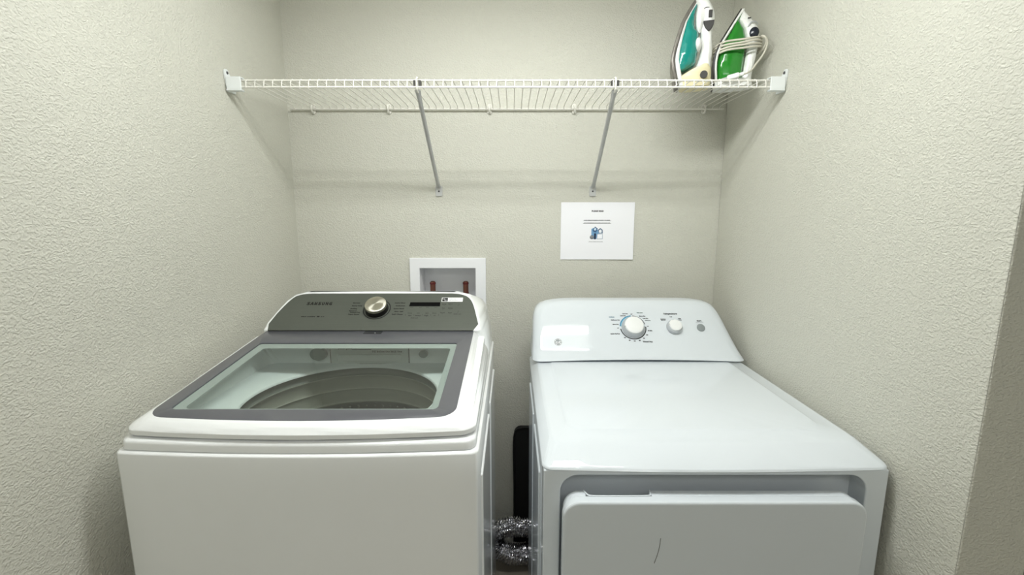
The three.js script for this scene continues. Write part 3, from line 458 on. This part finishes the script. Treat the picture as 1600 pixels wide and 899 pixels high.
// ------------------------------------------------------------------ irons standing on the shelf
// one slice per height: an oval with flat sides between b0 and b1 (left to right), half widths w0 and w1
function slice(y, b0, b1, w0, w1, zc, e = 3, n = 36) {
  const l = []; for (let i = 0; i < n; i++) { const a = i / n * Math.PI * 2, c = Math.cos(a), s = Math.sin(a); const bx = Math.sign(c) * Math.pow(Math.abs(c), 2 / e), cz = Math.sign(s) * Math.pow(Math.abs(s), 2 / e); const u = (bx + 1) / 2; l.push(V(b0 + (b1 - b0) * u, y, zc - cz * (w0 + (w1 - w0) * u))); } return l;
}
function stack(y0, y1, n, left, right, wl, wr, zc, e) {
  const ls = []; for (let i = 0; i <= n; i++) { const y = y0 + (y1 - y0) * i / n; const a = typeof left === 'function' ? left(y) : lerpTab(left, y), b = typeof right === 'function' ? right(y) : lerpTab(right, y); ls.push(slice(y, a, Math.max(b, a + 0.0008), wl(y), wr(y), zc, e)); } return loft(ls, { deg: 45 });
}
function sweep(pts, radii, e = 2.3) {                          // pts [x,y,z], radii [along x, along z]
  const cv = new THREE.CatmullRomCurve3(pts.map(p => V(...p)), false, 'centripetal'), N = 30, ls = [];
  for (let i = 0; i <= N; i++) { const u = i / N, p = cv.getPoint(u), tg = cv.getTangent(u); const nx = V(tg.y, -tg.x, 0).normalize(); const f = u * (radii.length - 1), k = Math.min(Math.floor(f), radii.length - 2), g = f - k; const ra = radii[k][0] * (1 - g) + radii[k + 1][0] * g, rz = radii[k][1] * (1 - g) + radii[k + 1][1] * g; const l = []; for (let j = 0; j < 24; j++) { const a = j / 24 * Math.PI * 2, c = Math.cos(a), s = Math.sin(a); l.push(p.clone().addScaledVector(nx, ra * Math.sign(c) * Math.pow(Math.abs(c), 2 / e)).add(V(0, 0, -rz * Math.sign(s) * Math.pow(Math.abs(s), 2 / e)))); } ls.push(l); }
  return loft(ls, { deg: 50 });
}
{
  const Z = 0.25, B = SY + 0.0016;
  const t = thing('iron', 'white and teal steam iron standing on its heel on the wire shelf', 'iron', [0.56, B, Z]); t.position.x -= 0.003; t.rotation.y = -0.3;
  const sole = [[1.78, 0.5075], [1.80, 0.502], [1.83, 0.4945], [1.854, 0.4907], [1.878, 0.493], [1.917, 0.502], [1.964, 0.515], [1.9935, 0.529], [2.0255, 0.546], [2.04, 0.556]];
  const W = [[1.78, 0.046], [1.8, 0.053], [1.83, 0.0575], [1.87, 0.057], [1.91, 0.0515], [1.95, 0.043], [1.985, 0.031], [2.01, 0.0195], [2.03, 0.0085], [2.04, 0.002]];
  const w = (k, d = 0) => (y) => Math.max(0.001, lerpTab(W, y) * k - d), s = (d) => (y) => lerpTab(sole, y) + d;
  part('soleplate', stack(B + 0.003, 2.04, 28, s(0), s(0.0115), w(1), w(1), Z, 6), M.solePlate, t, null, 'grey metal soleplate');
  part('skirt', stack(B + 0.002, 2.037, 28, s(0.0116), (y) => lerpTab(sole, y) + lerpTab([[1.84, 0.027], [1.93, 0.02], [2.0, 0.0155]], y), w(0.99), w(0.9), Z, 5), M.ironWhite, t);
  const tr = [[1.826, 0.526], [1.834, 0.545], [1.848, 0.564], [1.884, 0.5685], [1.905, 0.567], [1.93, 0.569], [1.9376, 0.567], [1.945, 0.558], [1.96, 0.5545], [1.985, 0.5535], [2.0, 0.556], [2.024, 0.561]];
  part('water_tank', stack(1.826, 2.024, 32, s(0.0125), tr, w(0.95), w(0.7), Z, 3.2), M.teal, t, null, 'translucent teal water tank');
  part('nose', stack(1.936, 2.046, 20, [[1.936, 0.566], [1.945, 0.559], [1.96, 0.557], [1.985, 0.5555], [2.0, 0.5575], [2.02, 0.561], [2.046, 0.57]], [[1.936, 0.572], [1.96, 0.582], [2.0, 0.588], [2.02, 0.584], [2.046, 0.572]], (y) => lerpTab([[1.936, 0.02], [1.96, 0.031], [1.99, 0.029], [2.02, 0.017], [2.046, 0.006]], y), (y) => lerpTab([[1.936, 0.016], [1.96, 0.024], [2.0, 0.024], [2.046, 0.007]], y), Z, 2.6), M.ironWhite, t);
  const hd = part('handle', sweep([[0.584, 1.828, Z], [0.588, 1.85, Z], [0.5925, 1.88, Z], [0.591, 1.915, Z], [0.5895, 1.942, Z], [0.592, 1.965, Z], [0.5905, 1.988, Z], [0.58, 2.012, Z], [0.566, 2.034, Z], [0.558, 2.044, Z]], [[0.026, 0.028], [0.0185, 0.022], [0.0155, 0.0185], [0.0165, 0.0195], [0.0185, 0.023], [0.019, 0.024], [0.017, 0.021], [0.008, 0.01]]), M.ironWhite, t);
  const hz = Z + 0.0215;
  { const q = new THREE.Shape(); q.moveTo(0.5785, 1.9655); q.lineTo(0.6085, 1.9655); q.bezierCurveTo(0.608, 1.95, 0.602, 1.94, 0.5945, 1.9365); q.bezierCurveTo(0.587, 1.94, 0.58, 1.952, 0.5785, 1.9655); part('thumb_rest', slab(q, hz - 0.004, hz + 0.0035, 0.0015), M.darkGrey, t, hd, 'dark grey thumb rest'); }
  part('spray_button', slab(roundRect(0.5915, 0.602, 1.973, 1.994, 0.002), hz - 0.004, hz + 0.0035, 0.001), M.darkGrey, t, hd, 'dark spray button');
  part('nose_seam', tube([[0.577, 1.9985, Z + 0.0225], [0.583, 2.0015, Z + 0.024], [0.594, 2.001, Z + 0.021], [0.6, 1.998, Z + 0.014]], 0.0011, 16, 6), M.darkGrey, t, hd);
  part('steam_dial', new THREE.SphereGeometry(1, 28, 18).scale(0.0105, 0.0195, 0.024).translate(0.5675, 1.902, Z + 0.018), M.whitePlastic, t, null, 'white steam dial under the handle');
  part('heel', stack(B, 1.8385, 18, (y) => Math.max(lerpTab(sole, y) + 0.013, lerpTab([[1.78, 0.4], [1.806, 0.514], [1.815, 0.525], [1.826, 0.546], [1.8385, 0.58]], y)), [[1.78, 0.605], [1.79, 0.6095], [1.82, 0.6095], [1.83, 0.608], [1.8385, 0.6]], w(0.98, 0.001), w(0.88, 0.002), Z, 4), M.cream, t, null, 'yellowed cream heel');
  part('cord_outlet', new THREE.CylinderGeometry(0.0105, 0.0105, 0.012, 24).rotateX(Math.PI / 2).translate(0.5868, 1.8085, Z + 0.046), M.darkGrey, t, null, 'dark round cord outlet');
}
{
  const Z = 0.25, B = SY + 0.0016;
  const t = thing('iron', 'white and green steam iron with its cord wound round it, nearest the right wall', 'iron', [0.675, B, Z]); t.position.x += 0.007; t.rotation.y = -0.33;
  const sole = [[1.78, 0.6145], [1.807, 0.6135], [1.836, 0.6105], [1.855, 0.6105], [1.878, 0.6135], [1.911, 0.6265], [2.008, 0.680]];
  const W = [[1.78, 0.042], [1.81, 0.048], [1.85, 0.05], [1.89, 0.047], [1.93, 0.039], [1.965, 0.027], [1.99, 0.0145], [2.004, 0.006], [2.01, 0.002]];
  const w = (k, d = 0) => (y) => Math.max(0.001, lerpTab(W, y) * k - d), s = (d) => (y) => lerpTab(sole, y) + d;
  part('soleplate', stack(B + 0.004, 2.008, 28, s(0), s(0.0042), w(1), w(1), Z, 6), M.soleDark, t, null, 'thin dark soleplate');
  part('skirt', stack(B + 0.003, 2.007, 28, s(0.0043), s(0.013), w(0.99), w(0.94), Z, 5), M.ironWhite, t);
  const gr = [[1.79, 0.6945], [1.8174, 0.6965], [1.88, 0.7003], [1.917, 0.7006], [1.9465, 0.693], [1.973, 0.6775], [1.99, 0.685], [2.006, 0.69]];
  part('water_tank', stack(1.792, 2.004, 30, s(0.0105), gr, w(0.95), w(0.62), Z, 3), M.green, t, null, 'translucent green body');
  const nz = part('nose', stack(1.913, 2.003, 18, [[1.913, 0.7], [1.9465, 0.6915], [1.973, 0.6765], [1.99, 0.68], [2.003, 0.686]], [[1.913, 0.7365], [1.93, 0.7355], [1.949, 0.7313], [1.976, 0.7115], [1.99, 0.7], [2.003, 0.69]], (y) => lerpTab([[1.913, 0.026], [1.95, 0.0275], [1.98, 0.018], [2.003, 0.004]], y), (y) => lerpTab([[1.913, 0.02], [1.95, 0.02], [1.98, 0.013], [2.003, 0.004]], y), Z, 2.6), M.ironWhite, t);
  part('steam_button', new THREE.SphereGeometry(1, 24, 16).scale(0.0132, 0.0155, 0.006).translate(0.7195, 1.9305, Z + 0.0235), M.navy, t, nz, 'glossy dark oval button');
  part('steam_dial', tube([[0.7015, 1.9475, Z + 0.0255], [0.7055, 1.9555, Z + 0.0265], [0.713, 1.961, Z + 0.0245], [0.7215, 1.961, Z + 0.019], [0.7285, 1.957, Z + 0.01]], 0.0019, 20, 6), M.knobGrey, t, nz, 'grey ring of the steam dial');
  part('nose_slot', box(0.6995, 0.7085, 1.9725, 1.9748, Z + 0.017, Z + 0.0235, 0.0009), M.darkGrey, t, nz);
  part('handle', sweep([[0.7075, B + 0.002, Z], [0.7105, 1.82, Z], [0.7155, 1.86, Z], [0.7185, 1.89, Z], [0.7195, 1.92, Z]], [[0.0145, 0.022], [0.0135, 0.019], [0.0145, 0.018], [0.0155, 0.019], [0.016, 0.02]], 3), M.ironWhite, t);
  part('heel', stack(B, 1.803, 8, [[1.78, 0.622], [1.79, 0.6195], [1.803, 0.621]], [[1.78, 0.724], [1.79, 0.7265], [1.803, 0.7235]], (y) => lerpTab([[1.78, 0.044], [1.803, 0.047]], y), () => 0.036, Z, 4), M.ironWhite, t);
  const cord = []; const loops = 4, per = 26;
  for (let i = 0; i <= loops * per; i++) { const a = i / per * Math.PI * 2, k = i / (loops * per); const c = Math.cos(a), q = Math.sin(a); cord.push([0.6775 + 0.0655 * Math.sign(c) * Math.pow(Math.abs(c), 0.7), 1.91 - k * 0.033 + 0.0065 * c + 0.0008 * Math.sin(i * 0.9), Z + (0.0565 + 0.0015 * Math.sin(i * 1.7)) * Math.sign(q) * Math.pow(Math.abs(q), 0.7) * (0.86 - 0.14 * c)]); }
  cord.push([0.748, 1.884, Z + 0.012], [0.7525, 1.9, Z + 0.03], [0.747, 1.912, Z + 0.036], [0.739, 1.9165, Z + 0.032]);
  part('cord', tube(cord, 0.0031, 460, 8), M.cord, t, null, 'pale cord wound round the iron');
  part('cord_tail', tube([[0.741, 1.914, Z + 0.03], [0.7495, 1.91, Z + 0.034], [0.7555, 1.898, Z + 0.03], [0.7535, 1.88, Z + 0.024], [0.744, 1.86, Z + 0.02], [0.7325, 1.8445, Z + 0.0185], [0.722, 1.828, Z + 0.024], [0.706, 1.815, Z + 0.036], [0.69, 1.8095, Z + 0.046]], 0.0029, 60, 8), M.cord, t);
  const plug = part('plug', join(new RoundedBoxGeometry(0.034, 0.014, 0.02, 3, 0.004).rotateZ(0.22).translate(0.668, 1.803, Z + 0.056), new THREE.CylinderGeometry(0.0042, 0.006, 0.016, 12).rotateZ(Math.PI / 2 + 0.22).translate(0.688, 1.8085, Z + 0.053)), M.ironWhite, t, null, 'white plug lying against the heel');
  part('prong', join(box(-0.009, 0.009, -0.003, 0.003, -0.0008, 0.0008).rotateZ(0.22).translate(0.646, 1.7985, Z + 0.061), box(-0.009, 0.009, -0.003, 0.003, -0.0008, 0.0008).rotateZ(0.22).translate(0.646, 1.7985, Z + 0.051)), M.steel, t, plug);
}

// ------------------------------------------------------------------ behind the machines
{
  const t = thing('folded_board', 'black flat board with rounded top leaning on the back wall behind the dryer', 'board', [0.1, 0, 0.05]);
  const q = roundRect(0.0085, 0.24, 0, 0.561, 0.028);
  part('panel', slab(q, 0.02, 0.046, 0.006), M.blackGap, t);
  part('rim', tube([[0.0085, 0.03, 0.047], [0.0085, 0.3, 0.047], [0.0085, 0.53, 0.047], [0.0165, 0.5525, 0.047], [0.038, 0.561, 0.047], [0.12, 0.561, 0.047], [0.21, 0.561, 0.047]], 0.003, 60, 8), M.blackGap, t);
}
{
  const t = thing('vent_duct', 'crumpled silver foil vent duct curling on the floor between the two machines', 'duct', [-0.01, 0.06, 0.2]);
  const pts = [[0.25, 0.11, 0.09], [0.15, 0.14, 0.09], [0.06, 0.16, 0.095], [0, 0.166, 0.1], [-0.045, 0.16, 0.105], [-0.072, 0.135, 0.112], [-0.066, 0.1, 0.12], [-0.03, 0.075, 0.126], [0.03, 0.06, 0.118], [0.09, 0.052, 0.104], [0.22, 0.05, 0.1]].map(p => V(...p));
  const cv = new THREE.CatmullRomCurve3(pts, false, 'centripetal'), NS = 460, NR = 44, fr = cv.computeFrenetFrames(NS, false), loops = [];
  const jn = tileNoise(37, 61, 77), jn2 = tileNoise(91, 133, 78);
  for (let i = 0; i <= NS; i++) { const u = i / NS, p = cv.getPointAt(u), l = []; for (let j = 0; j < NR; j++) { const a = j / NR * Math.PI * 2; const ph = u * 78 * Math.PI * 2 + (jn(u, j / NR) - 0.5) * 2.2; const r = 0.029 + 0.012 * u + 0.0042 * Math.sin(ph) + 0.006 * (jn(u * 0.7, j / NR) - 0.5) + 0.0025 * (jn2(u, j / NR) - 0.5); l.push(p.clone().addScaledVector(fr.normals[i], Math.cos(a) * r).addScaledVector(fr.binormals[i], Math.sin(a) * r)); } loops.push(l); }
  part('foil_hose', loft(loops, { deg: 4, capA: false, capB: false }), M.foil, t);
}

renderer.render(scene, camera);
